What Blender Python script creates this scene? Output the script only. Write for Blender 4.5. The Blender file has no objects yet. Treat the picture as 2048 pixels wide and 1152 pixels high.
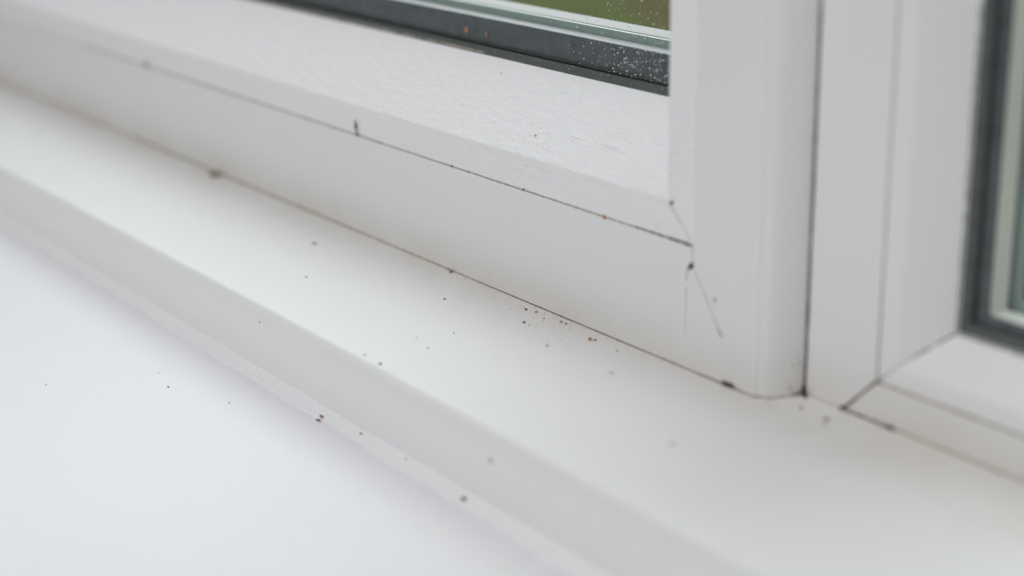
import bpy, bmesh, math, random
from mathutils import Matrix, Vector, noise

# ---------------------------------------------------------------- camera
SC = bpy.context.scene
COL = SC.collection
M = 0.001                                   # the scene is written in millimetres


def make_camera():
    f, p = 3235.0, (1024.0, 576.0)

    def dirv(x, y):
        return Vector((x - p[0], y - p[1], f)).normalized()
    dz = dirv(1200, 10300)                  # where vertical lines meet (world -Z)
    dx = dirv(-1480, -455)                  # where the window's horizontals meet (world -X)
    dx = (dx - dz * dx.dot(dz)).normalized()
    X, Z = -dx, -dz
    Y = Z.cross(X)
    R = Matrix((X, Y, Z))                   # world = R @ cam (x right, y down, z forward)
    r = R @ Vector((1500 - p[0], 791 - p[1], f))
    loc = -r / f * 0.60
    cam_rot = Matrix((R.col[0], -R.col[1], -R.col[2])).transposed()
    cd = bpy.data.cameras.new('camera')
    cd.sensor_width = 36.0
    cd.lens = f / 2048 * 36.0
    cd.clip_start = 0.01
    cd.clip_end = 200
    cd.dof.use_dof = True
    cd.dof.focus_distance = 0.700
    cd.dof.aperture_fstop = 3.7
    co = bpy.data.objects.new('camera', cd)
    COL.objects.link(co)
    co.matrix_world = Matrix.Translation(loc) @ cam_rot.to_4x4()
    SC.camera = co


make_camera()

# ---------------------------------------------------------------- sky, lights, exposure
SKY_UP, SKY_LOW = 1.0, 0.45
w = bpy.data.worlds.new('overcast_sky')
SC.world = w
w.use_nodes = True
nt = w.node_tree
nt.nodes.clear()
wo = nt.nodes.new('ShaderNodeOutputWorld')
bg = nt.nodes.new('ShaderNodeBackground')
tc = nt.nodes.new('ShaderNodeTexCoord')
sx = nt.nodes.new('ShaderNodeSeparateXYZ')
cr = nt.nodes.new('ShaderNodeValToRGB')
mr = nt.nodes.new('ShaderNodeMapRange')
mr.inputs['From Min'].default_value = -1
nt.links.new(tc.outputs['Generated'], sx.inputs[0])
nt.links.new(sx.outputs['Z'], mr.inputs['Value'])
nt.links.new(mr.outputs[0], cr.inputs[0])
e = cr.color_ramp.elements
e[0].position = 0.49
e[0].color = (0.04, 0.05, 0.02, 1)
e[1].position = 1.0
e[1].color = (1.0, 1.005, 1.03, 1)
n_ = e.new(0.51)
n_.color = (0.75, 0.76, 0.785, 1)
nt.links.new(cr.outputs[0], bg.inputs['Color'])
bg.inputs['Strength'].default_value = 3.2
nt.links.new(bg.outputs[0], wo.inputs[0])


def area(name, loc, target, size, power, col):
    ld = bpy.data.lights.new(name, 'AREA')
    ld.shape = 'RECTANGLE'
    ld.size, ld.size_y = size
    ld.energy = power
    ld.color = col
    lo = bpy.data.objects.new(name, ld)
    COL.objects.link(lo)
    lo.location = loc
    lo.rotation_euler = (Vector(target) - Vector(loc)).to_track_quat('-Z', 'Y').to_euler()


area('room_fill_light', (0.1, -1.5, 1.66), (-0.2, -1.1, 0), (2.2, 1.2), 49.0, (0.985, 0.99, 1.01))  # added soft fill for the room's overhead light; no lamp known there

vs = SC.view_settings
vs.view_transform = 'Standard'
vs.look = 'None'
vs.gamma = 1
vs.use_curve_mapping = False
vs.exposure = 0.0


# ---------------------------------------------------------------- materials
def new_mat(name):
    m = bpy.data.materials.new(name)
    m.use_nodes = True
    t = m.node_tree
    return m, t, t.nodes['Principled BSDF']


def add_noise(t, scale, detail=3, rough=0.5, vec=None, stretch=None):
    n = t.nodes.new('ShaderNodeTexNoise')
    n.inputs['Scale'].default_value = scale
    n.inputs['Detail'].default_value = detail
    n.inputs['Roughness'].default_value = rough
    c = t.nodes.new('ShaderNodeTexCoord')
    out = c.outputs['Object']
    if stretch:
        mp = t.nodes.new('ShaderNodeMapping')
        mp.inputs['Scale'].default_value = stretch[0]
        mp.inputs['Rotation'].default_value = stretch[1]
        t.links.new(out, mp.inputs[0])
        out = mp.outputs[0]
    t.links.new(out, n.inputs['Vector'])
    return n


def add_bump(t, b, heights, dist):
    """heights: list of (socket, weight)"""
    prev = None
    for s, wgt in heights:
        bu = t.nodes.new('ShaderNodeBump')
        bu.inputs['Strength'].default_value = wgt
        bu.inputs['Distance'].default_value = dist
        t.links.new(s, bu.inputs['Height'])
        if prev:
            t.links.new(prev.outputs[0], bu.inputs['Normal'])
        prev = bu
    t.links.new(prev.outputs[0], b.inputs['Normal'])


def paint(name, col, rough, bumps, dist=0.0004, dirt=None, dirt_axis=None, spec=0.4):
    """white plastic or paint. dirt_axis: list of (axis, at, reach_mm): beige grime settled near a joint, broken up by noise"""
    m, t, b = new_mat(name)
    b.inputs['Roughness'].default_value = rough
    b.inputs['Specular IOR Level'].default_value = spec
    base = t.nodes.new('ShaderNodeMix')
    base.data_type = 'RGBA'
    base.inputs[6].default_value = (*col, 1)
    base.inputs[7].default_value = (*(dirt or col), 1)
    if dirt_axis:
        c = t.nodes.new('ShaderNodeTexCoord')
        s = t.nodes.new('ShaderNodeSeparateXYZ')
        t.links.new(c.outputs['Object'], s.inputs[0])
        nz = add_noise(t, 22, 4, 0.6)
        acc = None
        for ax, at, reach, amt in dirt_axis:
            d = t.nodes.new('ShaderNodeMath')
            d.operation = 'SUBTRACT'
            t.links.new(s.outputs[ax], d.inputs[0])
            d.inputs[1].default_value = at * M
            a = t.nodes.new('ShaderNodeMath')
            a.operation = 'ABSOLUTE'
            t.links.new(d.outputs[0], a.inputs[0])
            r = t.nodes.new('ShaderNodeMapRange')
            r.interpolation_type = 'SMOOTHSTEP'
            r.inputs['From Min'].default_value = reach * M
            r.inputs['From Max'].default_value = 0
            r.inputs['To Max'].default_value = amt
            t.links.new(a.outputs[0], r.inputs['Value'])
            if acc is None:
                acc = r.outputs[0]
            else:
                mx = t.nodes.new('ShaderNodeMath')
                mx.operation = 'MAXIMUM'
                t.links.new(acc, mx.inputs[0])
                t.links.new(r.outputs[0], mx.inputs[1])
                acc = mx.outputs[0]
        r2 = t.nodes.new('ShaderNodeMapRange')
        r2.inputs['From Min'].default_value = 0.3
        r2.inputs['From Max'].default_value = 0.6
        r2.inputs['To Min'].default_value = 0.45
        t.links.new(nz.outputs[0], r2.inputs['Value'])
        mu = t.nodes.new('ShaderNodeMath')
        mu.operation = 'MULTIPLY'
        t.links.new(acc, mu.inputs[0])
        t.links.new(r2.outputs[0], mu.inputs[1])
        t.links.new(mu.outputs[0], base.inputs[0])
    else:
        base.inputs[0].default_value = 0
    t.links.new(base.outputs[2], b.inputs['Base Color'])
    hs = []
    for sc, wt, st in bumps:
        hs.append((add_noise(t, sc, 3, 0.55, stretch=st).outputs[0], wt))
    if hs:
        add_bump(t, b, hs, dist)
    return m


WHITE = (0.80, 0.80, 0.80)
BEIGE = (0.66, 0.60, 0.51)
MAT = {}
MAT['upvc'] = paint('white_upvc', WHITE, 0.42, [(1200, 0.05, None)], dirt=BEIGE,
                    dirt_axis=[(2, 0, 26, 0.42)])
MAT['upvc_frame'] = paint('white_upvc_frame', WHITE, 0.42, [(1200, 0.05, None)], dirt=BEIGE,
                          dirt_axis=[(2, 0, 24, 0.5)])
MAT['bead'] = paint('painted_bead', (0.885, 0.885, 0.89), 0.5,
                    [(300, 1.0, ((0.5, 1.0, 1.0), (0, 0, 0.35))), (900, 0.5, None)], dist=0.0011)
MAT['ledge'] = paint('satin_ledge_paint', (0.83, 0.83, 0.83), 0.45,
                     [(800, 0.25, None), (260, 0.12, None)], dist=0.0004, dirt=BEIGE,
                     dirt_axis=[(1, 5, 40, 0.5)])
MAT['board'] = paint('satin_board_paint', (0.835, 0.835, 0.845), 0.45,
                     [(700, 0.25, None), (200, 0.10, None)], dist=0.0004)
MAT['caulk'] = paint('white_caulk', (0.92, 0.92, 0.925), 0.5, [(600, 1.0, None)], dist=0.0009)
MAT['wall'] = paint('plaster', (0.75, 0.76, 0.77), 0.8, [(60, 0.2, None)], dist=0.002)


def plain(name, col, rough, nscale=300, var=0.25, spec=0.4, metal=0, bump=0.0):
    m, t, b = new_mat(name)
    n = add_noise(t, nscale, 4, 0.6)
    mx = t.nodes.new('ShaderNodeMix')
    mx.data_type = 'RGBA'
    mx.inputs[6].default_value = (*[c * (1 - var) for c in col], 1)
    mx.inputs[7].default_value = (*[min(1, c * (1 + var)) for c in col], 1)
    t.links.new(n.outputs[0], mx.inputs[0])
    t.links.new(mx.outputs[2], b.inputs['Base Color'])
    b.inputs['Roughness'].default_value = rough
    b.inputs['Metallic'].default_value = metal
    b.inputs['Specular IOR Level'].default_value = spec
    if bump:
        add_bump(t, b, [(n.outputs[0], bump)], 0.0005)
    return m


MAT['gasket'] = plain('grey_rubber_gasket', (0.085, 0.10, 0.095), 0.55, 260, 0.35)
MAT['seal'] = plain('black_edge_seal', (0.088, 0.102, 0.108), 0.4, 160, 0.6)
MAT['slot'] = plain('black_slot', (0.012, 0.011, 0.008), 0.8)
MAT['spacer'] = plain('grey_green_spacer_bar', (0.21, 0.23, 0.225), 0.35, 80, 0.06)
MAT['lip_lightened'] = plain('green_lip_lightened', (0.38, 0.47, 0.44), 0.3, 80, 0.10)  # light tone makes up for low light on the outer bead's front
MAT['spacer_lightened'] = plain('lightened_spacer_bar', (0.80, 0.82, 0.76), 0.35, 80, 0.06)  # same bar as the left one, colour lightened to offset shade on it
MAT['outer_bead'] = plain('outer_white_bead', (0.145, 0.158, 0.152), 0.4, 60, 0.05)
MAT['grime'] = plain('brown_grime', (0.17, 0.135, 0.105), 0.9, 400, 0.6)
MAT['grime_dark'] = plain('dark_grime', (0.075, 0.055, 0.045), 0.9, 500, 0.6)
MAT['grime_pale'] = plain('pale_grime', (0.45, 0.40, 0.33), 0.9, 300, 0.3)
MAT['grime_olive'] = plain('olive_grime', (0.27, 0.245, 0.16), 0.9, 300, 0.4)
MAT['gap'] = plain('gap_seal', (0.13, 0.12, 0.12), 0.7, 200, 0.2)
MAT['crumb_dark'] = plain('dark_crumb', (0.10, 0.09, 0.08), 0.9, 900, 0.4)
MAT['crumb_brown'] = plain('brown_crumb', (0.30, 0.19, 0.12), 0.9, 900, 0.4)
MAT['crumb_grey'] = plain('grey_crumb', (0.40, 0.38, 0.36), 0.9, 900, 0.3)
MAT['crumb_rust'] = plain('rust_crumb', (0.42, 0.20, 0.12), 0.9, 900, 0.3)
MAT['dust'] = plain('pale_dust', (0.62, 0.63, 0.58), 0.9, 900, 0.2)
MAT['web'] = plain('cobweb_thread', (0.42, 0.40, 0.37), 0.8, 900, 0.2)
MAT['blocker_wall'] = plain('pale_blocker_render', (0.26, 0.25, 0.22), 0.9, 20, 0.3)
MAT['floor'] = plain('oak_floor', (0.36, 0.33, 0.29), 0.5, 8, 0.2)


def lawn_mat():
    m, t, b = new_mat('lawn_grass')
    n = add_noise(t, 1.5, 3, 0.55)
    n2 = add_noise(t, 14, 5, 0.7)
    r = t.nodes.new('ShaderNodeValToRGB')
    e = r.color_ramp.elements
    e[0].position, e[0].color = 0.38, (0.062, 0.050, 0.026, 1)
    e[1].position, e[1].color = 0.60, (0.047, 0.080, 0.020, 1)
    x = e.new(0.49)
    x.color = (0.054, 0.063, 0.026, 1)
    t.links.new(n.outputs[0], r.inputs[0])
    mx = t.nodes.new('ShaderNodeMix')
    mx.data_type = 'RGBA'
    mx.blend_type = 'MULTIPLY'
    mx.inputs[0].default_value = 0.5
    t.links.new(r.outputs[0], mx.inputs[6])
    t.links.new(n2.outputs[0], mx.inputs[7])
    t.links.new(mx.outputs[2], b.inputs['Base Color'])
    b.inputs['Roughness'].default_value = 1.0
    b.inputs['Specular IOR Level'].default_value = 0.0
    return m


MAT['lawn'] = lawn_mat()


def glass_mat():
    m = bpy.data.materials.new('window_glass')
    m.use_nodes = True
    t = m.node_tree
    t.nodes.clear()
    o = t.nodes.new('ShaderNodeOutputMaterial')
    tr = t.nodes.new('ShaderNodeBsdfTransparent')
    tr.inputs[0].default_value = (0.982, 0.992, 0.988, 1)
    gl = t.nodes.new('ShaderNodeBsdfGlossy')
    gl.inputs['Roughness'].default_value = 0.03
    df = t.nodes.new('ShaderNodeBsdfDiffuse')      # thin film of dust
    df.inputs[0].default_value = (0.6, 0.6, 0.56, 1)
    lw = t.nodes.new('ShaderNodeLayerWeight')
    lw.inputs[0].default_value = 0.5
    pw = t.nodes.new('ShaderNodeMath')
    pw.operation = 'POWER'
    pw.inputs[1].default_value = 4.5
    t.links.new(lw.outputs['Facing'], pw.inputs[0])
    fr = t.nodes.new('ShaderNodeMath')
    fr.operation = 'MULTIPLY_ADD'
    fr.inputs[1].default_value = 0.5
    fr.inputs[2].default_value = 0.012
    t.links.new(pw.outputs[0], fr.inputs[0])
    m1 = t.nodes.new('ShaderNodeMixShader')
    m2 = t.nodes.new('ShaderNodeMixShader')
    t.links.new(fr.outputs[0], m1.inputs[0])
    t.links.new(tr.outputs[0], m1.inputs[1])
    t.links.new(gl.outputs[0], m1.inputs[2])
    nz = add_noise(t, 90, 5, 0.7)
    rg = t.nodes.new('ShaderNodeMapRange')
    rg.inputs['From Min'].default_value = 0.35
    rg.inputs['From Max'].default_value = 0.8
    rg.inputs['To Max'].default_value = 0.014
    t.links.new(nz.outputs[0], rg.inputs['Value'])
    t.links.new(rg.outputs[0], m2.inputs[0])
    t.links.new(m1.outputs[0], m2.inputs[1])
    t.links.new(df.outputs[0], m2.inputs[2])
    t.links.new(m2.outputs[0], o.inputs[0])
    return m


MAT['glass'] = glass_mat()


# ---------------------------------------------------------------- helpers
def tag(o, label=None, cat=None, group=None, kind=None):
    for k, v in (('label', label), ('category', cat), ('group', group), ('kind', kind)):
        if v:
            o[k] = v
    return o


def empty(name, loc=(0, 0, 0)):
    o = bpy.data.objects.new(name, None)
    o.empty_display_size = 0.05
    COL.objects.link(o)
    o.location = loc
    return o


def mesh_obj(name, verts, faces, mat, parent=None, smooth=True, angle=22):
    me = bpy.data.meshes.new(name)
    bm = bmesh.new()
    vs_ = [bm.verts.new(v) for v in verts]
    for f in faces:
        try:
            bm.faces.new([vs_[i] for i in f])
        except ValueError:
            pass
    bmesh.ops.recalc_face_normals(bm, faces=bm.faces)
    if smooth:
        for f in bm.faces:
            f.smooth = True
        for ed in bm.edges:
            if len(ed.link_faces) == 2 and ed.calc_face_angle(0) > math.radians(angle):
                ed.smooth = False
    bm.to_mesh(me)
    bm.free()
    me.materials.append(MAT[mat])
    o = bpy.data.objects.new(name, me)
    COL.objects.link(o)
    if parent:
        o.parent = parent
    return o


def round_profile(pts):
    """pts: (a, b) or (a, b, radius); radius corners become arcs, with support points beside them"""
    out = []
    n = len(pts)
    for i, p in enumerate(pts):
        a = Vector(p[:2])
        if len(p) < 3:
            out.append((a.x, a.y))
            continue
        r = p[2]
        u = (Vector(pts[i - 1][:2]) - a)
        v = (Vector(pts[(i + 1) % n][:2]) - a)
        u.normalize()
        v.normalize()
        ang = u.angle(v)
        d = r / math.tan(ang / 2)
        p0, p1 = a + u * d, a + v * d
        c = a + (u + v).normalized() * (r / math.sin(ang / 2))
        s0 = a + u * (d + min(0.5, d))
        s1 = a + v * (d + min(0.5, d))
        out.append((s0.x, s0.y))
        k = 6
        e0, e1 = p0 - c, p1 - c
        tot = e0.angle(e1)
        sg = 1 if e0.x * e1.y - e0.y * e1.x > 0 else -1
        for j in range(k + 1):
            t = tot * j / k * sg
            q = c + Vector((e0.x * math.cos(t) - e0.y * math.sin(t), e0.x * math.sin(t) + e0.y * math.cos(t)))
            out.append((q.x, q.y))
        out.append((s1.x, s1.y))
    return out


def prism(name, prof, put, ends, mat, parent, angle=22):
    """prof: (u, y) closed polygon. put(u, y, t) -> point in mm; ends: two functions of u giving t"""
    pr = round_profile(prof)
    n = len(pr)
    vs_ = []
    for fn in ends:
        for u, y in pr:
            vs_.append(tuple(c * M for c in put(u, y, fn(u))))
    fs = [[i, (i + 1) % n, n + (i + 1) % n, n + i] for i in range(n)]
    for k in (0, 1):                      # end caps: fans about an inner point, so slanted ends stay behind the face
        c = [sum(v[a] for v in vs_[k * n:(k + 1) * n]) / n for a in range(3)]
        vs_.append(tuple(c))
    for k in (0, 1):
        fs += [[k * n + i, k * n + (i + 1) % n, 2 * n + k] for i in range(n)]
    return mesh_obj(name, vs_, fs, mat, parent, angle=angle)


def box(name, lo, hi, mat, parent=None):
    x0, y0, z0 = [c * M for c in lo]
    x1, y1, z1 = [c * M for c in hi]
    v = [(x, y, z) for x in (x0, x1) for y in (y0, y1) for z in (z0, z1)]
    f = [(0, 1, 3, 2), (4, 5, 7, 6), (0, 1, 5, 4), (2, 3, 7, 6), (0, 2, 6, 4), (1, 3, 7, 5)]
    return mesh_obj(name, v, f, mat, parent, smooth=False)


def put_h(zref=0, s=1):           # horizontal member: u is height
    return lambda u, y, t: (t, y, zref + s * u)


def put_v(xref=0, s=-1):          # vertical member: u is measured sideways
    return lambda u, y, t: (xref + s * u, y, t)


def four_sided(name, prof, mat, parent, XL, XR, ZB, ZT, gap=0.12, skip=()):
    """the same profile round a rectangle, mitred at 45 degrees; u is measured inward"""
    res = {}
    g = gap
    if 'b' not in skip:
        res['b'] = prism(name, prof, put_h(ZB, 1), (lambda u: XL + u + g, lambda u: XR - u - g), mat, parent)
    if 't' not in skip:
        res['t'] = prism(name, prof, put_h(ZT, -1), (lambda u: XL + u + g, lambda u: XR - u - g), mat, parent)
    if 'l' not in skip:
        res['l'] = prism(name, prof, put_v(XL, 1), (lambda u: ZB + u + g, lambda u: ZT - u - g), mat, parent)
    if 'r' not in skip:
        res['r'] = prism(name, prof, put_v(XR, -1), (lambda u: ZB + u + g, lambda u: ZT - u - g), mat, parent)
    return res


def ribbon(name, pts, rad, mat, parent=None, seed=0, wob=0.5, sides=6, sub=1.5, taper=True):
    """irregular thread of dirt along a polyline (mm). rad: radius or function of 0..1"""
    rnd = random.Random(seed)
    P = [Vector(p) for p in pts]
    L = [0]
    for a, b in zip(P, P[1:]):
        L.append(L[-1] + (b - a).length)
    tot = L[-1]
    n = max(3, min(260, int(tot / sub)))
    vs_, fs = [], []
    for i in range(n + 1):
        d = tot * i / n
        k = 0
        while k < len(P) - 2 and L[k + 1] < d:
            k += 1
        q = (d - L[k]) / max(1e-6, L[k + 1] - L[k])
        c = P[k].lerp(P[k + 1], q)
        T = (P[k + 1] - P[k]).normalized()
        A = T.orthogonal().normalized()
        B = T.cross(A)
        r = rad(i / n) if callable(rad) else rad
        r *= 1 + wob * (noise.noise(Vector((d * 0.35, seed * 7.1, 0))) * 1.6 + (rnd.random() - .5) * .5)
        r = max(r, 0.03)
        if taper and (i == 0 or i == n):
            r *= 0.25
        for j in range(sides):
            t = 2 * math.pi * j / sides
            rr = r * (0.8 + 0.4 * rnd.random())
            vs_.append(tuple((c + A * math.cos(t) * rr + B * math.sin(t) * rr) * M))
    for i in range(n):
        for j in range(sides):
            a = i * sides + j
            b = i * sides + (j + 1) % sides
            fs.append((a, b, b + sides, a + sides))
    fs.append(tuple(range(sides)))
    fs.append(tuple(range(n * sides, (n + 1) * sides)))
    return mesh_obj(name, vs_, fs, mat, parent, smooth=True, angle=60)


def blob_geo(c, size, seed, squash=0.5, normal=(0, 0, 1), rot=0.0, lv=1):
    """irregular crumb: vertices and faces in metres"""
    rnd = random.Random(seed)
    bm = bmesh.new()
    bmesh.ops.create_icosphere(bm, subdivisions=lv + 1, radius=1)
    nrm = Vector(normal).normalized()
    q = Vector((0, 0, 1)).rotation_difference(nrm)
    off = Vector((rnd.random() * 50, rnd.random() * 50, rnd.random() * 50))
    vs_ = []
    sx_, sy_ = size
    for v in bm.verts:
        k = 1 + 0.65 * noise.noise(v.co * 1.7 + off)
        p = v.co * k
        p = Vector((p.x * sx_, p.y * sy_, p.z * min(sx_, sy_) * squash))
        p = Matrix.Rotation(rot, 3, 'Z') @ p
        p = q @ p
        vs_.append(tuple((Vector(c) + p) * M))
    fs = [[v.index for v in f.verts] for f in bm.faces]
    bm.free()
    return vs_, fs


def blobs(name, items, mat, parent=None):
    V, F = [], []
    for it in items:
        v, f = blob_geo(*it)
        k = len(V)
        V += v
        F += [[i + k for i in g] for g in f]
    return mesh_obj(name, V, F, mat, parent, smooth=True, angle=70)


# ---------------------------------------------------------------- setting: sill boards, walls, floor, ground
X0, X1 = -1045, 860
ledge = prism('trim_1', [(80, 0), (80, -32), (-70, -32), (-94.2, -33), (-94.0, -21, 14), (-92.9, -9, 14),
                         (-93.7, 0, 2.4)],
              lambda u, y, t: (t, u, y), (lambda u: X0, lambda u: X1), 'ledge', None, angle=60)
tag(ledge, 'white painted upper window ledge with rounded front edge that the window stands on', 'window ledge', kind='structure')
board = prism('trim_2', [(-60, -32.4), (-430, -32.4, 6), (-430, -55, 6), (-60, -55)],
              lambda u, y, t: (t, u, y), (lambda u: X0, lambda u: X1), 'board', None, angle=60)
tag(board, 'broad white lower sill board one step down in front of the upper ledge', 'window sill', kind='structure')


def caulk():
    """hand-run filler along the foot of the step, uneven front edge"""
    V, F = [], []
    xs = []
    x = -1000.0
    while x < 400:
        xs.append(x)
        x += 0.9 if -320 < x < 40 else 6.0
    K = 10
    for x in xs:
        nz = noise.noise(Vector((x * 0.05, 1.3, 0))) + 0.5 * noise.noise(Vector((x * 0.21, 4.7, 0)))
        nf = noise.noise(Vector((x * 0.55, 9.1, 0))) * 0.5
        reach = 6.8 + nz * 1.6 + nf * 1.1
        if -5 < x < 20:
            reach += 2.2 * math.exp(-((x - 9) / 4.0) ** 2)
        hgt = 2.9 + 0.35 * nz
        for k in range(K):
            t = k / (K - 1)
            yy = -93.8 - reach * t
            zz = -32.3 + hgt * (1 - t) ** 1.3 + 0.12 * noise.noise(Vector((x * 1.1, t * 5, 3.0)))
            if k == K - 1:
                zz = -32.45
            V.append((x * M, yy * M, zz * M))
    for i in range(len(xs) - 1):
        for k in range(K - 1):
            a = i * K + k
            F.append((a, a + 1, a + K + 1, a + K))
    return mesh_obj('filler_strip', V, F, 'caulk', None, smooth=True, angle=80)


ck = caulk()
tag(ck, 'uneven hand-run white filler along the foot of the step between ledge and lower board', 'filler')

# wall with the opening, floor and lawn
wall = empty('wall_back')
tag(wall, 'pale plastered wall around and below the window', 'wall', kind='structure')
box('wall_below', (-2600, -400, -930), (2400, 80, -56), 'wall', wall)
box('wall_side', (-2600, -60, -56), (X0, 80, 1700), 'wall', wall)
box('wall_side', (X1, -60, -56), (2400, 80, 1700), 'wall', wall)
box('wall_above', (X0, -60, 1112), (X1, 80, 1700), 'wall', wall)
sky_block = box('added_wall_outside', (560, 240, -1600), (4000, 4200, 3200), 'blocker_wall')  # made-up wall out of view, put there to cut sky light from the right
tag(sky_block, 'added unseen pale wall outside, blocking sky light beyond the right-hand window', 'wall', kind='structure')
fl = box('floor', (-2600, -3600, -960), (2400, 80, -930), 'floor')
tag(fl, 'greyish wooden floor of the room below the window', 'floor', kind='structure')
ce = box('ceiling', (-2600, -3600, 1700), (2400, 80, 1760), 'wall')
tag(ce, 'white ceiling of the room above the window', 'ceiling', kind='structure')
for nm, lo, hi, lb in (('wall_left', (-2660, -3600, -930), (-2600, 80, 1700), 'pale plastered wall at the left end of the room'),
                       ('wall_right', (2400, -3600, -930), (2460, 80, 1700), 'pale plastered wall at the right end of the room'),
                       ('wall_front', (-2660, -3660, -930), (2460, -3600, 1700), 'pale plastered wall opposite the window')):
    tag(box(nm, lo, hi, 'wall'), lb, 'wall', kind='structure')
V, F = [], []
N = 60
for i in range(N + 1):
    for j in range(N + 1):
        x = -30 + 50 * i / N
        y = 0.15 + 40 * j / N
        V.append((x, y, -1.6 + 0.12 * noise.noise(Vector((x * 0.4, y * 0.4, 0)))))
for i in range(N):
    for j in range(N):
        a = i * (N + 1) + j
        F.append((a, a + 1, a + N + 2, a + N + 1))
ground = mesh_obj('ground', V, F, 'lawn')
tag(ground, 'green and brown lawn outside, seen blurred through the left pane', 'lawn', kind='structure')

# ---------------------------------------------------------------- window_1: the opening sash
XS, ZT, XL = 11.2, 1062, -1000
sash = empty('window_1', (0, 0, 0))
tag(sash, 'white opening sash standing proud on the ledge, glass at its upper left', 'window', kind='structure')
XC = 18.0                     # bead and glass: x + z = 18 at the lower right corner


def mitre_x(z):               # right end of the bottom rail at height z
    if z >= 50.4:
        return XC - z
    if z >= 42.8:
        return -32.6
    return -32.6 + (42.8 - z) * (29.4 / 42.8)


# bottom rail
RAIL = [(0.35, 0), (50.1, 0, 0.5), (50.1, 4), (96, 34), (96, 60), (0.35, 60)]
rail = prism('rail', [RAIL[0], (42.8, 0), RAIL[1], (50.1, 33), (80, 33), (80, 53), (96, 53), (96, 62), (0.35, 62)], put_h(0, 1),
             (lambda u: XL + u, lambda u: (mitre_x(u) if u < 50.4 else -33.0) - 0.14), 'upvc', sash)
# right stile with its moulded outer edge; bottom end is cut by the rail's seam and the ledge
vst = [(-32.45, 0.0, 0.3), (1.4, 0, 0.5), (2.4, 0.75), (6.0, 3.4), (6.6, 4.4), (9.1, 8.4), (10.4, 12.2), (11.1, 16.2),
       (11.0, 16.4), (3.0, 16.4), (3.0, 62), (-78, 62), (-78, 53), (-62, 53), (-62, 33), (-32.45, 33)]


def stile_foot(x):
    if x <= -32.4:
        return 42.8
    if x <= -3.4:
        return 42.8 - (x + 32.6) * (42.8 / 29.4)
    return 0.35


# split so that the flat face follows the diagonal seam and the rest reaches the ledge
prism('stile', [(-32.45, 0.0), (-32.0, 0.0), (-3.4, 0.0), (0.8, 0), (1.6, 0.12), (2.3, 0.5), (2.7, 1.15), (3.4, 1.5),
                (5.4, 2.3), (6.2, 3.0), (7.2, 4.6), (8.3, 6.7), (9.3, 9.0), (10.1, 11.4), (10.7, 14.0), (11.1, 16.2),
                (3.0, 16.4), (3.0, 62), (-3.4, 62), (-32.45, 62)],
      lambda u, y, t: (u, y, t), (stile_foot, lambda u: ZT - 0.35), 'upvc', sash, angle=26)
box('stile_core', (-78, 53, 80), (-33.2, 62, ZT - 80), 'upvc', sash)
GEN = [(0.35, 0, 3), (50.1, 0, 0.5), (50.1, 33), (80, 33), (80, 53), (96, 53), (96, 62), (0.35, 62)]
prism('rail', GEN, put_h(ZT, -1), (lambda u: XL + u, lambda u: (-33.0 if u > 44 else XS - u) - 0.14), 'upvc', sash)
prism('stile', GEN, put_v(XL, 1), (lambda u: u + 0.14, lambda u: ZT - u - 0.14), 'upvc', sash)

# glazing bead: flat upright face, then a wide slope up to the glass
BEAD = [(50.4, 0.15, 0.25), (65.2, 0.15, 1.1), (95.4, 34.2, 1.3), (94.6, 35.4), (50.4, 35)]
sb = four_sided('glazing_bead', BEAD, 'bead', sash, XL, XC, 0, ZT)
GAS = [(93.5, 36.0), (93.5, 33.2), (95.6, 33.4, 0.5), (97.9, 35.0, 0.6), (97.9, 36.0)]
XG = XC + 5
four_sided('gasket', GAS, 'gasket', sash, XL, XG, 0, ZT, gap=0)
four_sided('gasket_slot', [(97.0, 35.95), (97.0, 36.2), (98.6, 36.2), (98.6, 35.95)], 'slot', sash, XL, XG, 0, ZT, gap=0)
SEAL = [(95, 38.8), (98.0, 38.45), (103.0, 38.7), (110.2, 38.9, 0.5), (110.2, 41), (95, 41)]
four_sided('edge_seal', SEAL, 'seal', sash, XL, XG, 0, ZT, gap=0)


def glazing(parent, XLg, XRg, ZBg, ZTg, u0, top, sp='spacer'):
    """double glazing behind the beads; top = u of the spacer bar's upper face"""
    box('glass_pane', (XLg + u0, 36.3, ZBg + u0), (XRg - u0, 38.4, ZTg - u0), 'glass', parent)
    four_sided('spacer_bar', [(u0, 42.2), (top, 42.2, 0.3), (top, 51.8, 0.3), (u0, 51.8)], sp, parent,
               XLg, XRg, ZBg, ZTg, gap=0)
    box('glass_pane', (XLg + u0, 52.0, ZBg + u0), (XRg - u0, 54.2, ZTg - u0), 'glass', parent)
    four_sided('outer_gasket', [(u0, 54.5), (top + 2.8, 54.9), (top + 2.9, 56.4), (u0, 56.4)],  # lip raised over the bead's dim front and painted lighter
               'lip_lightened', parent, XLg, XRg, ZBg, ZTg, gap=0)
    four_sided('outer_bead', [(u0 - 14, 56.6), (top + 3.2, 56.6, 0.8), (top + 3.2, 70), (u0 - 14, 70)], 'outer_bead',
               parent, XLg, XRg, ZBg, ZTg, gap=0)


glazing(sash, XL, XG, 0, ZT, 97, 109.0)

# little raised creases in the paint of the lower bead (its slope rises 30 in 34)
SL = Vector((0, -34.25, 30.0)).normalized()
SL = Vector((0, -30.0, 34.25)).normalized()


def crease(pts, r, seed):
    o = ribbon('paint_crease', pts, r, 'bead', sash, seed=seed, wob=0.2, sides=8, sub=0.8)
    return o


def on_bead(x, y):
    return (x, y, 65.6 + (y - 0.6) * 0.875)


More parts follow.
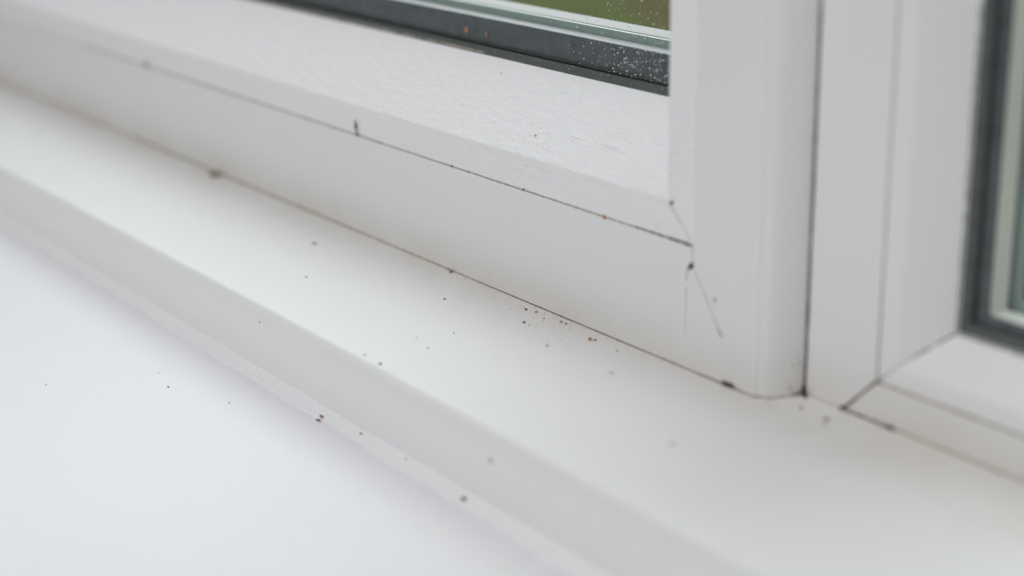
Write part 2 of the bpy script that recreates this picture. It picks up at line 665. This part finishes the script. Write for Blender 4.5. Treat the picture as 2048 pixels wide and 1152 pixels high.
crease([on_bead(-124.5, 12.4), on_bead(-118, 11.6), on_bead(-110, 11.5)], lambda t: 0.6 * math.sin(math.pi * t) + .05, 3)
crease([on_bead(-103, 12.2), on_bead(-96, 11.7), on_bead(-87, 12.3)], lambda t: 0.7 * math.sin(math.pi * t) + .05, 5)
crease([on_bead(-101, 17.2), on_bead(-97, 16.9), on_bead(-94, 17.2)], lambda t: 0.5 * math.sin(math.pi * t) + .05, 6)

# ---------------------------------------------------------------- window_2: fixed light with the mullion
fix = empty('window_2', (0, 0, 0))
tag(fix, 'white fixed window with mitred frame at the right, set back behind the opening sash', 'window', kind='structure')
FX0, FX1, FZ0 = 30.0, 880.0, 0.0          # x - z = 30 along the lower left mitre
FRAME = [(0.3, 16.9, 0.3), (15.2, 16.9, 0.5), (15.2, 33), (36, 33), (36, 64), (0.3, 64)]
ff = four_sided('frame_rail', FRAME, 'upvc_frame', fix, FX0, FX1, FZ0, ZT, skip=('l',), gap=0.16)
# mullion: face runs left behind the sash; its foot is cut by the mitre and by the ledge
prism('mullion', [(-6, 16.9), (29.6, 16.9), (30.2, 16.9), (44.7, 16.9), (45.2, 17.2), (45.3, 33), (66, 33), (66, 64), (-6, 64)],
      lambda u, y, t: (u, y, t),
      (lambda u: 0.35 if u < 30.0 else u - 30.0 + 0.45, lambda u: ZT - 0.3), 'upvc_frame', fix)
FB = [(15.35, 17.0, 0.3), (22.6, 18.2, 3), (27.6, 23.6, 3), (31.5, 28.0), (35.4, 33.4, 0.5), (34.5, 34.6), (15.35, 34.6)]
four_sided('glazing_bead', FB, 'upvc_frame', fix, FX0, FX1, FZ0, ZT, gap=0.2)
four_sided('gasket', [(34, 36.1), (34, 34.0), (36.5, 33.6, 0.7), (38.8, 34.8, 0.8), (39.3, 36.1)], 'gasket', fix,
           FX0, FX1, FZ0, ZT, gap=0)
four_sided('edge_seal', [(34, 38.6), (40.0, 38.5), (42.4, 38.7, 0.5), (42.4, 41.0), (34, 41.0)], 'seal', fix,
           FX0, FX1, FZ0, ZT, gap=0)
glazing(fix, FX0, FX1, FZ0, ZT, 37, 41.6, 'spacer_lightened')

# outer frame round the opening sash
of = empty('trim_3', (0, 0, 0))
tag(of, 'white outer window frame behind and above the opening sash', 'window frame', kind='structure')
box('frame_head', (X0, 17.5, ZT + 1), (X1, 66, 1112), 'upvc_frame', of)
box('frame_jamb', (X0, 17.5, 0.4), (XL + 8, 66, ZT + 0.5), 'upvc_frame', of)
box('gap_seal', (3.6, 16.55, 0.6), (9.6, 16.8, ZT), 'gap', of)

# ---------------------------------------------------------------- dirt in the joints
def dirt(name, pts, rad, mat, label, seed, **k):
    o = ribbon(name, pts, rad, mat, None, seed, **k)
    tag(o, label, 'dirt', kind='stuff')
    return o


dirt('dirt_line', [(-900, 0.1, 0.15), (-560, 0.1, 0.15)], 0.8, 'grime_pale',
     'pale blurred grime where sash meets ledge at the far left', 11, sub=5)
dirt('dirt_line', [(-560, 0.1, 0.12), (-300, 0.1, 0.12), (-180, 0.1, 0.1)], lambda t: 0.75 - 0.4 * t, 'grime_olive',
     'olive grime in the joint under the sash, left half', 12, sub=2)
dirt('dirt_line', [(-180, 0.1, 0.1), (-58, 0.1, 0.1)], lambda t: 0.22 + 0.06 * t, 'grime_dark',
     'thin dark grime in the joint under the sash, middle', 13, sub=0.8, wob=0.35)
dirt('dirt_line', [(-58, 0.1, 0.12), (-24, 0, 0.15), (-3, 0.2, 0.15), (1.5, 0.1, 0.15), (3, 1.2, .15), (6.3, 3.3, .15),
                   (8.9, 8.0, .15), (10.4, 12.6, .15), (11.4, 16.4, .2)],
     lambda t: 0.33 + (0.35 * math.exp(-((t - 0.60) / 0.07) ** 2)) + (0.35 if t > 0.93 else 0), 'grime',
     'brown grime line curving around the sash corner on the ledge', 14, sub=0.6, wob=0.4)
dirt('dirt_clump', [(-15, 0.0, 0.9), (-12, -0.1, 0.8), (-7.6, 0.0, 0.8)], lambda t: 0.85 * math.sin(math.pi * (t * .8 + .15)) + 0.1,
     'grime_dark', 'dark brown dirt clump under the sash just left of its corner', 15, sub=0.5)
dirt('dirt_clump', [(11.7, 16.6, 12), (11.7, 16.5, 4), (11.4, 16.3, 1.0), (12.8, 15.2, .4), (15.4, 13.9, .1)],
     lambda t: 0.25 + 1.0 * math.exp(-((t - 0.72) / 0.16) ** 2),
     'grime_dark', 'black dirt wedged in the corner of sash, mullion and ledge', 16, sub=0.6)
dirt('dirt_line', [(11.75, 16.7, 10), (11.75, 16.7, 220)], 0.42, 'gap', 'grey strip for the shadow up the gap between sash and mullion', 17, sub=3, wob=.3,  # strip coloured to stand for the gap's shadow
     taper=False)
# bead groove
dirt('dirt_line', [(-620, 0.1, 50.3), (-250, 0.1, 50.3)], 0.42, 'grime_pale',
     'pale grime in the bead groove, far left stretch', 18, sub=3, wob=.4)
dirt('dirt_line', [(-250, 0.1, 50.3), (-66, 0.1, 50.3)], 0.30, 'grime_pale',
     'pale brown grime in the bead groove, middle stretch', 19, sub=1, wob=.5)
dirt('dirt_line', [(-66, 0.2, 50.4), (-42, 0.15, 50.4), (-32.7, 0.1, 50.3)], lambda t: 0.30 + 0.28 * t, 'grime',
     'brown grime at the right end of the bead groove', 20, sub=0.7)
dirt('dirt_line', [(-32.6, 0.15, 50.2), (-32.6, 0.15, 43.6)], 0.28, 'grime_pale',
     'short upright beige joint line at the stile', 21, sub=0.6, wob=.3)
dirt('dirt_clump', [(-33.9, -0.1, 41.2), (-32.9, -0.2, 42.6), (-32.4, -0.2, 43.8)], lambda t: 1.0 * math.sin(math.pi * (.2 + t * .65)),
     'grime_dark', 'black dirt blob at the top of the diagonal corner joint', 22, sub=0.4)
dirt('dirt_clump', [(-34.6, 0, 41.6), (-35.6, 0, 38.5), (-36.0, 0, 35.2)], lambda t: 0.42 - 0.3 * t, 'grime',
     'brown tail hanging from the black blob on the sash', 23, sub=0.5)
dirt('dirt_line', [(-32.3, 0.12, 42.2), (-25, 0.1, 32.0), (-15.9, 0.1, 18.8)], lambda t: 0.20 + .05 * t, 'grime_pale',
     'grey-beige diagonal joint line across the sash corner', 24, sub=0.6, wob=.3)
dirt('dirt_clump', [(-17.3, 0, 21.2), (-16.4, 0, 19.6), (-15.6, 0, 18.2)], lambda t: 0.5 * math.sin(math.pi * (.15 + t * .7)), 'crumb_brown',
     'small brown spot on the diagonal joint line', 25, sub=0.4)
dirt('dirt_smear', [(-35.9, 0.02, 33), (-35.9, 0.02, 14.5)], 0.16, 'web',
     'faint grey upright scratch left of the diagonal joint', 26, sub=0.8, wob=.6)
dirt('dirt_line', [(-33.3, 0.1, 51.4), (-38, 0.1, 56.2), (-46.5, 0.1, 64.6)], 0.16, 'grime_pale',
     'pale line along the bead mitre above the groove end', 27, sub=0.6)
# gasket slot crumbs and bead top edge dirt
dirt('dirt_line', [(-560, 33.6, 95.5), (-210, 33.6, 95.5)], 0.35, 'grime_pale',
     'blurred dirt along the top of the bead against the gasket, left', 28, sub=3)
dirt('dirt_line', [(-205, 33.5, 95.4), (-85, 33.6, 95.4)], 0.22, 'grime',
     'thin brown dirt along the bead against the gasket, right', 29, sub=0.7, wob=.9)
# fixed light joints
dirt('dirt_line', [(30.6, 16.75, 0.35), (38, 16.75, 8), (45.4, 16.8, 15.5)], lambda t: 0.38 + 0.15 * abs(1 - 2 * t), 'grime',
     'brown line in the frame mitre at the foot of the mullion', 30, sub=0.6, wob=.35)
dirt('dirt_line', [(45.6, 17.0, 15.7), (51.5, 18.5, 21.5), (57.3, 23.3, 27.3), (65.3, 33.2, 35.3)], lambda t: 0.30 + 0.3 * t, 'grime',
     'brown line in the bead mitre rising to the black gasket', 31, sub=0.6, wob=.35)
dirt('dirt_line', [(45.4, 16.95, 15.6), (45.45, 16.95, 420)], lambda t: 0.45 - 0.15 * min(1, t * 9), 'grime_pale',
     'pale joint line running up the mullion', 32, sub=2, wob=.2)
dirt('dirt_line', [(45.2, 16.85, 15.5), (140, 16.85, 15.5)], lambda t: 0.42 + .25 * math.exp(-((t - .42) / .03) ** 2), 'grime_pale',
     'pale brown joint line along the lower rail of the fixed window', 33, sub=1, wob=.3)
dirt('dirt_line', [(30, 16.6, 0.2), (40, 16.6, 0.2), (54, 16.5, 0.2)], lambda t: 0.42 + 0.1 * t, 'grime',
     'brown line where the fixed frame meets the ledge', 34, sub=0.7, wob=.5)
dirt('dirt_line', [(54, 16.7, 0.1), (170, 16.7, 0.1)], 0.5, 'grime_pale',
     'pale grime under the fixed frame at the far right', 35, sub=2, wob=.4)
dirt('dirt_clump', [(29.3, 16.1, 0.3), (30.6, 16.5, 0.7), (31.6, 16.5, 1.6)], 0.65, 'grime_dark',
     'dark speck where the frame mitre touches the ledge', 36, sub=0.4)
dirt('dirt_clump', [(44.6, 16.6, 15.5), (46.8, 16.7, 15.3)], 0.7, 'grime',
     'brown spot where mullion joint and rail joint meet', 37, sub=0.4)
dirt('dirt_clump', [(51.5, 16.3, 0.2), (53.6, 16.2, 0.4), (54.8, 16.2, 0.2)], 0.8, 'grime_dark',
     'dark clump at the end of the brown line under the fixed frame', 38, sub=0.4)
dirt('dirt_line', [(65.4, 33.0, 35.6), (65.4, 33.1, 150)], 0.33, 'grime', 'brown dirt up the gasket edge of the fixed window', 39, sub=2, wob=.6)
dirt('dirt_line', [(65.4, 33.0, 35.5), (130, 33.1, 35.5)], 0.33, 'grime', 'brown dirt along the lower gasket edge of the fixed window', 40,
     sub=2, wob=.6)

# ---------------------------------------------------------------- single crumbs and two painted reflections one can point to
Zs = (0, 0, 1)
Ys = (0, -1, 0)
Bs = tuple(SL)
CR = [
    ((-83.8, -8.4, 0.5), (1.25, 0.8), 'crumb_rust', Zs, 'orange-brown crumb on the ledge below the sash joint'),
    ((-81.6, -7.4, 0.4), (0.6, 0.5), 'crumb_dark', Zs, 'dark crumb touching the orange-brown crumb on the ledge'),
    ((-130.0, -6.3, 0.3), (0.75, 0.5), 'crumb_dark', Zs, 'dark crumb by the sash joint, first of the ledge cluster from the left'),
    ((-124.5, -4.9, 0.3), (0.7, 0.4), 'crumb_brown', Zs, 'flat brown flake right of the dark crumb by the joint'),
    ((-117.0, -17.1, 0.4), (0.65, 0.5), 'crumb_dark', Zs, 'round dark crumb on the ledge away from the joint'),
    ((-113.1, -17.2, 0.3), (0.45, 0.35), 'crumb_grey', Zs, 'tiny grey crumb beside the round dark crumb'),
    ((-107.6, -4.6, 0.4), (0.7, 0.5), 'crumb_brown', Zs, 'brown crumb close under the joint, left of a pair'),
    ((-104.6, -4.4, 0.35), (0.6, 0.45), 'crumb_brown', Zs, 'brown crumb close under the joint, right of a pair'),
    ((-89.0, -26.5, 0.25), (0.95, 0.45), 'crumb_grey', Zs, 'grey oval speck in the middle of the ledge'),
    ((-66.7, -8.2, 0.25), (0.9, 0.4), 'crumb_grey', Zs, 'grey speck on the ledge right of the orange crumb'),
    ((-49.8, -25.3, 0.25), (1.0, 0.45), 'crumb_grey', Zs, 'faint grey speck on the ledge below the sash corner'),
    ((-163.7, -25.8, 0.3), (0.5, 0.45), 'crumb_dark', Zs, 'small black dot on the ledge left of the crumb cluster'),
    ((-125.0, -47.4, 0.2), (0.45, 0.4), 'crumb_grey', Zs, 'small grey dot on the middle of the ledge'),
    ((-117.0, -65.6, 0.2), (0.8, 0.4), 'crumb_grey', Zs, 'grey speck on the ledge nearer its rounded edge'),
    ((-130.3, -62.4, 0.2), (0.4, 0.3), 'crumb_grey', Zs, 'tiny speck left of the grey speck near the rounded edge'),
    ((-115.6, -7.6, 0.25), (0.5, 0.35), 'crumb_grey', Zs, 'grey crumb between the two joint clusters'),
    ((-126.5, -89.5, 0.2), (0.6, 0.5), 'crumb_grey', Zs, 'grey spot on the rounded ledge edge, upper'),
    ((-114.2, -89.9, 0.2), (0.85, 0.6), 'crumb_dark', Zs, 'dark spot on the rounded ledge edge beside a pinkish smear'),
    ((20.5, 5.6, 0.3), (0.9, 0.6), 'crumb_brown', Zs, 'brown crumb on the ledge in front of the mullion'),
    ((33.6, 4.9, 0.5), (1.1, 0.9), 'crumb_brown', Zs, 'dark brown blurred crumb on the ledge under the frame mitre'),
    ((36.6, 0.4, 0.2), (0.7, 0.5), 'crumb_grey', Zs, 'pale crumb just in front of the dark blurred crumb'),
    ((15.1, -51.9, 0.2), (1.0, 0.7), 'crumb_grey', Zs, 'faint blurred speck on the ledge at the lower right'),
    ((-429.8, -4.4, 1.2), (4.6, 2.6), 'grime_olive', Zs, 'large olive blurred clump at the sash joint far left'),
    ((-194.2, -1.6, 0.5), (1.6, 0.8), 'grime_olive', Zs, 'small olive-brown clump at the sash joint'),
    ((-274.4, -27.7, 0.2), (1.6, 1.0), 'crumb_grey', Zs, 'blurred grey speck on the far left of the ledge'),
    ((-230.1, -57.5, 0.2), (0.8, 0.6), 'crumb_grey', Zs, 'faint grey speck on the ledge left of the rounded edge texture'),
    ((-221.4, -133.3, -32.3), (1.0, 0.32), 'crumb_dark', Zs, 'short black dash on the lower board'),
    ((-148.4, -99.0, -31.0), (1.2, 0.7), 'crumb_rust', Zs, 'rust-coloured crumb at the edge of the filler on the lower board'),
    ((-147.6, -100.9, -32.0), (1.2, 0.5), 'crumb_dark', Zs, 'dark crumb beneath the rust-coloured crumb'),
    ((-121.5, -96.0, -30.6), (0.9, 0.6), 'grime_olive', Zs, 'olive spot on the filler strip'),
    ((-47.5, -97.2, -31.0), (1.4, 1.0), 'crumb_dark', Zs, 'round dark blurred crumb at the foot of the step'),
    ((-258.0, -174.5, -32.4), (0.6, 0.4), 'crumb_grey', Zs, 'tiny speck on the lower board at the far left'),
    ((-188.2, -120.8, -32.4), (0.6, 0.4), 'crumb_grey', Zs, 'tiny grey speck on the lower board near the filler'),
    ((-89, -95.5, -30.4), (0.8, 0.5), 'crumb_grey', Zs, 'grey fleck on the filler right of the olive spot'),
    ((-240.3, -129.3, -32.4), (0.5, 0.35), 'crumb_grey', Zs, 'tiny speck above the black dash on the lower board'),
    ((-168.3, -92.9, -11.3), (0.42, 0.42), 'crumb_dark', Ys, 'upper of two black dots on the step face'),
    ((-166.0, -92.9, -13.0), (0.5, 0.45), 'crumb_dark', Ys, 'lower of two black dots on the step face'),
    ((-210.1, -93.0, -8.3), (0.5, 0.45), 'crumb_grey', Ys, 'grey dot on the step face left of the two black dots'),
    ((-35.6, -92.9, -12.7), (1.3, 1.3), 'grime_pale', Ys, 'pinkish round spot on the step face at the lower centre'),
    ((-84.7, -0.1, 50.2), (0.8, 0.8), 'crumb_rust', Ys, 'reddish brown crumb in the bead groove'),
    ((-139.0, -0.1, 50.4), (0.6, 0.5), 'crumb_dark', Ys, 'black crumb in the bead groove'),
    ((-192.7, -0.1, 50.5), (0.6, 0.45), 'crumb_dark', Ys, 'small dark crumb in the bead groove, left of the black crumb'),
    ((-180.0, -0.1, 50.5), (0.45, 0.4), 'crumb_brown', Ys, 'tiny brown crumb in the bead groove between two dark ones'),
    ((-19.9, -0.1, 32.2), (0.75, 1.0), 'grime_pale', Ys, 'beige spot on the stile right of the diagonal joint'),
    ((-522.0, -0.2, 50.6), (3.2, 2.4), 'grime_pale', Ys, 'large pale blurred spot on the bead groove far left'),
    ((-44.6, -0.1, 64.6), (0.8, 0.9), 'crumb_brown', Ys, 'brown spot at the lower tip of the sloping bead'),
    ((-140.9, 8.2, 72.6), (0.6, 0.5), 'crumb_grey', Bs, 'grey spot on the sloping bead face'),
    ((-191.6, 27.6, 89.4), (0.8, 0.5), 'grime_pale', Bs, 'pale brown flake high on the sloping bead'),
    ((-219.4, 33.9, 95.2), (2.6, 0.9), 'crumb_rust', Bs, 'orange flake at the top of the bead beside the gasket'),
    ((-231.2, 36.1, 103.4), (1.3, 1.6), 'crumb_rust', Ys, 'orange reflection painted as a blurred spot over the dark seal behind the bead'),  # coloured blob standing in for a reflection in the glass
    ((-214.9, 36.1, 103.4), (0.9, 1.1), 'crumb_brown', Ys, 'dull red painted reflection over the dark seal right of the orange one'),  # second reflection, likewise made as a coloured blob
]
for i, (c, s, mt, nm, lb) in enumerate(CR):
    rr = random.Random(100 + i)
    v, f = blob_geo(Vector(c) * 0, s, 200 + i, 0.55, nm, (rr.random() - .5) * 0.8 if nm == Zs else 0)
    o = mesh_obj('crumb', v, f, mt, None, smooth=True, angle=70)
    o.location = Vector(c) * M
    tag(o, lb, 'crumb')

# dead insect on the bead face: body, head and legs
ins = empty('dead_insect', (-0.2755, -0.0007, 0.0540))
tag(ins, 'tiny dark dead insect stuck upright on the bead face above the groove', 'insect')


def ibody(name, c, s, seed):
    v, f = blob_geo(c, s, seed, 0.7, Ys)
    return mesh_obj(name, v, f, 'crumb_dark', ins, smooth=True, angle=80)


ibody('body', (0, 0, 1.2), (0.75, 1.5), 901)
ibody('head', (-0.6, 0, 3.2), (0.45, 0.5), 902)
ibody('tail', (1.2, 0.1, -3.2), (1.1, 0.6), 903)
ribbon('leg', [(0.4, 0, 0.4), (1.2, -.2, -1.0), (1.4, 0, -2.8)], 0.16, 'crumb_dark', ins, 904, sub=0.4)
ribbon('leg', [(-0.4, 0, 0.2), (-0.8, -.2, -1.0), (0.2, 0, -2.9)], 0.13, 'crumb_dark', ins, 905, sub=0.4)

# ---------------------------------------------------------------- uncountable fine dust
rnd = random.Random(5)


def dust(name, n, fn, mat, label, smin, smax, normal):
    it = []
    for i in range(n):
        p = fn(rnd)
        s = smin + (smax - smin) * rnd.random() ** 3
        it.append((p, (s * (0.8 + rnd.random()), s), rnd.randint(0, 9999), 0.5, normal, 0, 0))
    o = blobs(name, it, mat)
    tag(o, label, 'dust', kind='stuff')
    return o


def g(r, m, s):
    return r.gauss(m, s)


dust('dust', 700, lambda r: (min(-84.5, g(r, -103, 20)), 36.15, 98 + abs(g(r, 0, 17))), 'dust',
     'pale dust specks sprinkled on the glass of the opening sash', 0.10, 0.42, Ys)
dust('dust', 110, lambda r: (g(r, -130, 38), -1.5 - abs(g(r, 0, 13)), 0.08), 'grime_pale',
     'fine beige dust on the ledge below the sash joint', 0.10, 0.28, Zs)
dust('dust', 45, lambda r: (g(r, -118, 30), -1.0 - abs(g(r, 0, 4)), 0.1), 'crumb_brown',
     'fine brown dust close to the sash joint', 0.10, 0.30, Zs)
dust('dust', 70, lambda r: (r.uniform(-190, -86), 33.2 + r.random() * 2.4, 95.9 + r.random() * 2.4), 'grime_pale',
     'pale grit lying in the gasket slot', 0.14, 0.5, Zs)
dust('dust', 40, lambda r: (lambda y, x: (x, y, 65.6 + (y - .6) * .875 + .1))(33.5 - abs(g(r, 0, 2.6)), r.uniform(-200, -120)), 'crumb_brown',
     'brown grit on the top edge of the sloping bead', 0.10, 0.34, Bs)
dust('dust', 60, lambda r: (g(r, -190, 45), -99.5 - abs(g(r, 0, 6)), -32.4), 'crumb_grey',
     'fine grey grit along the filler strip', 0.10, 0.26, Zs)
dust('dust', 26, lambda r: (g(r, 8, 7), 1.0 - abs(g(r, 0, 5)) + 3, 0.1), 'grime_pale',
     'fine dust on the ledge around the sash corner', 0.14, 0.45, Zs)
dust('dust', 34, lambda r: (g(r, 5, 5), 2.0 + r.random(), 0.6 + abs(g(r, 0, 4))) if False else
     (11.15 - r.random() * 1.2, 9.5 + r.random() * 6.5, 1 + abs(g(r, 0, 5))), 'grime',
     'brown specks low on the rounded side of the sash', 0.12, 0.4, Ys)
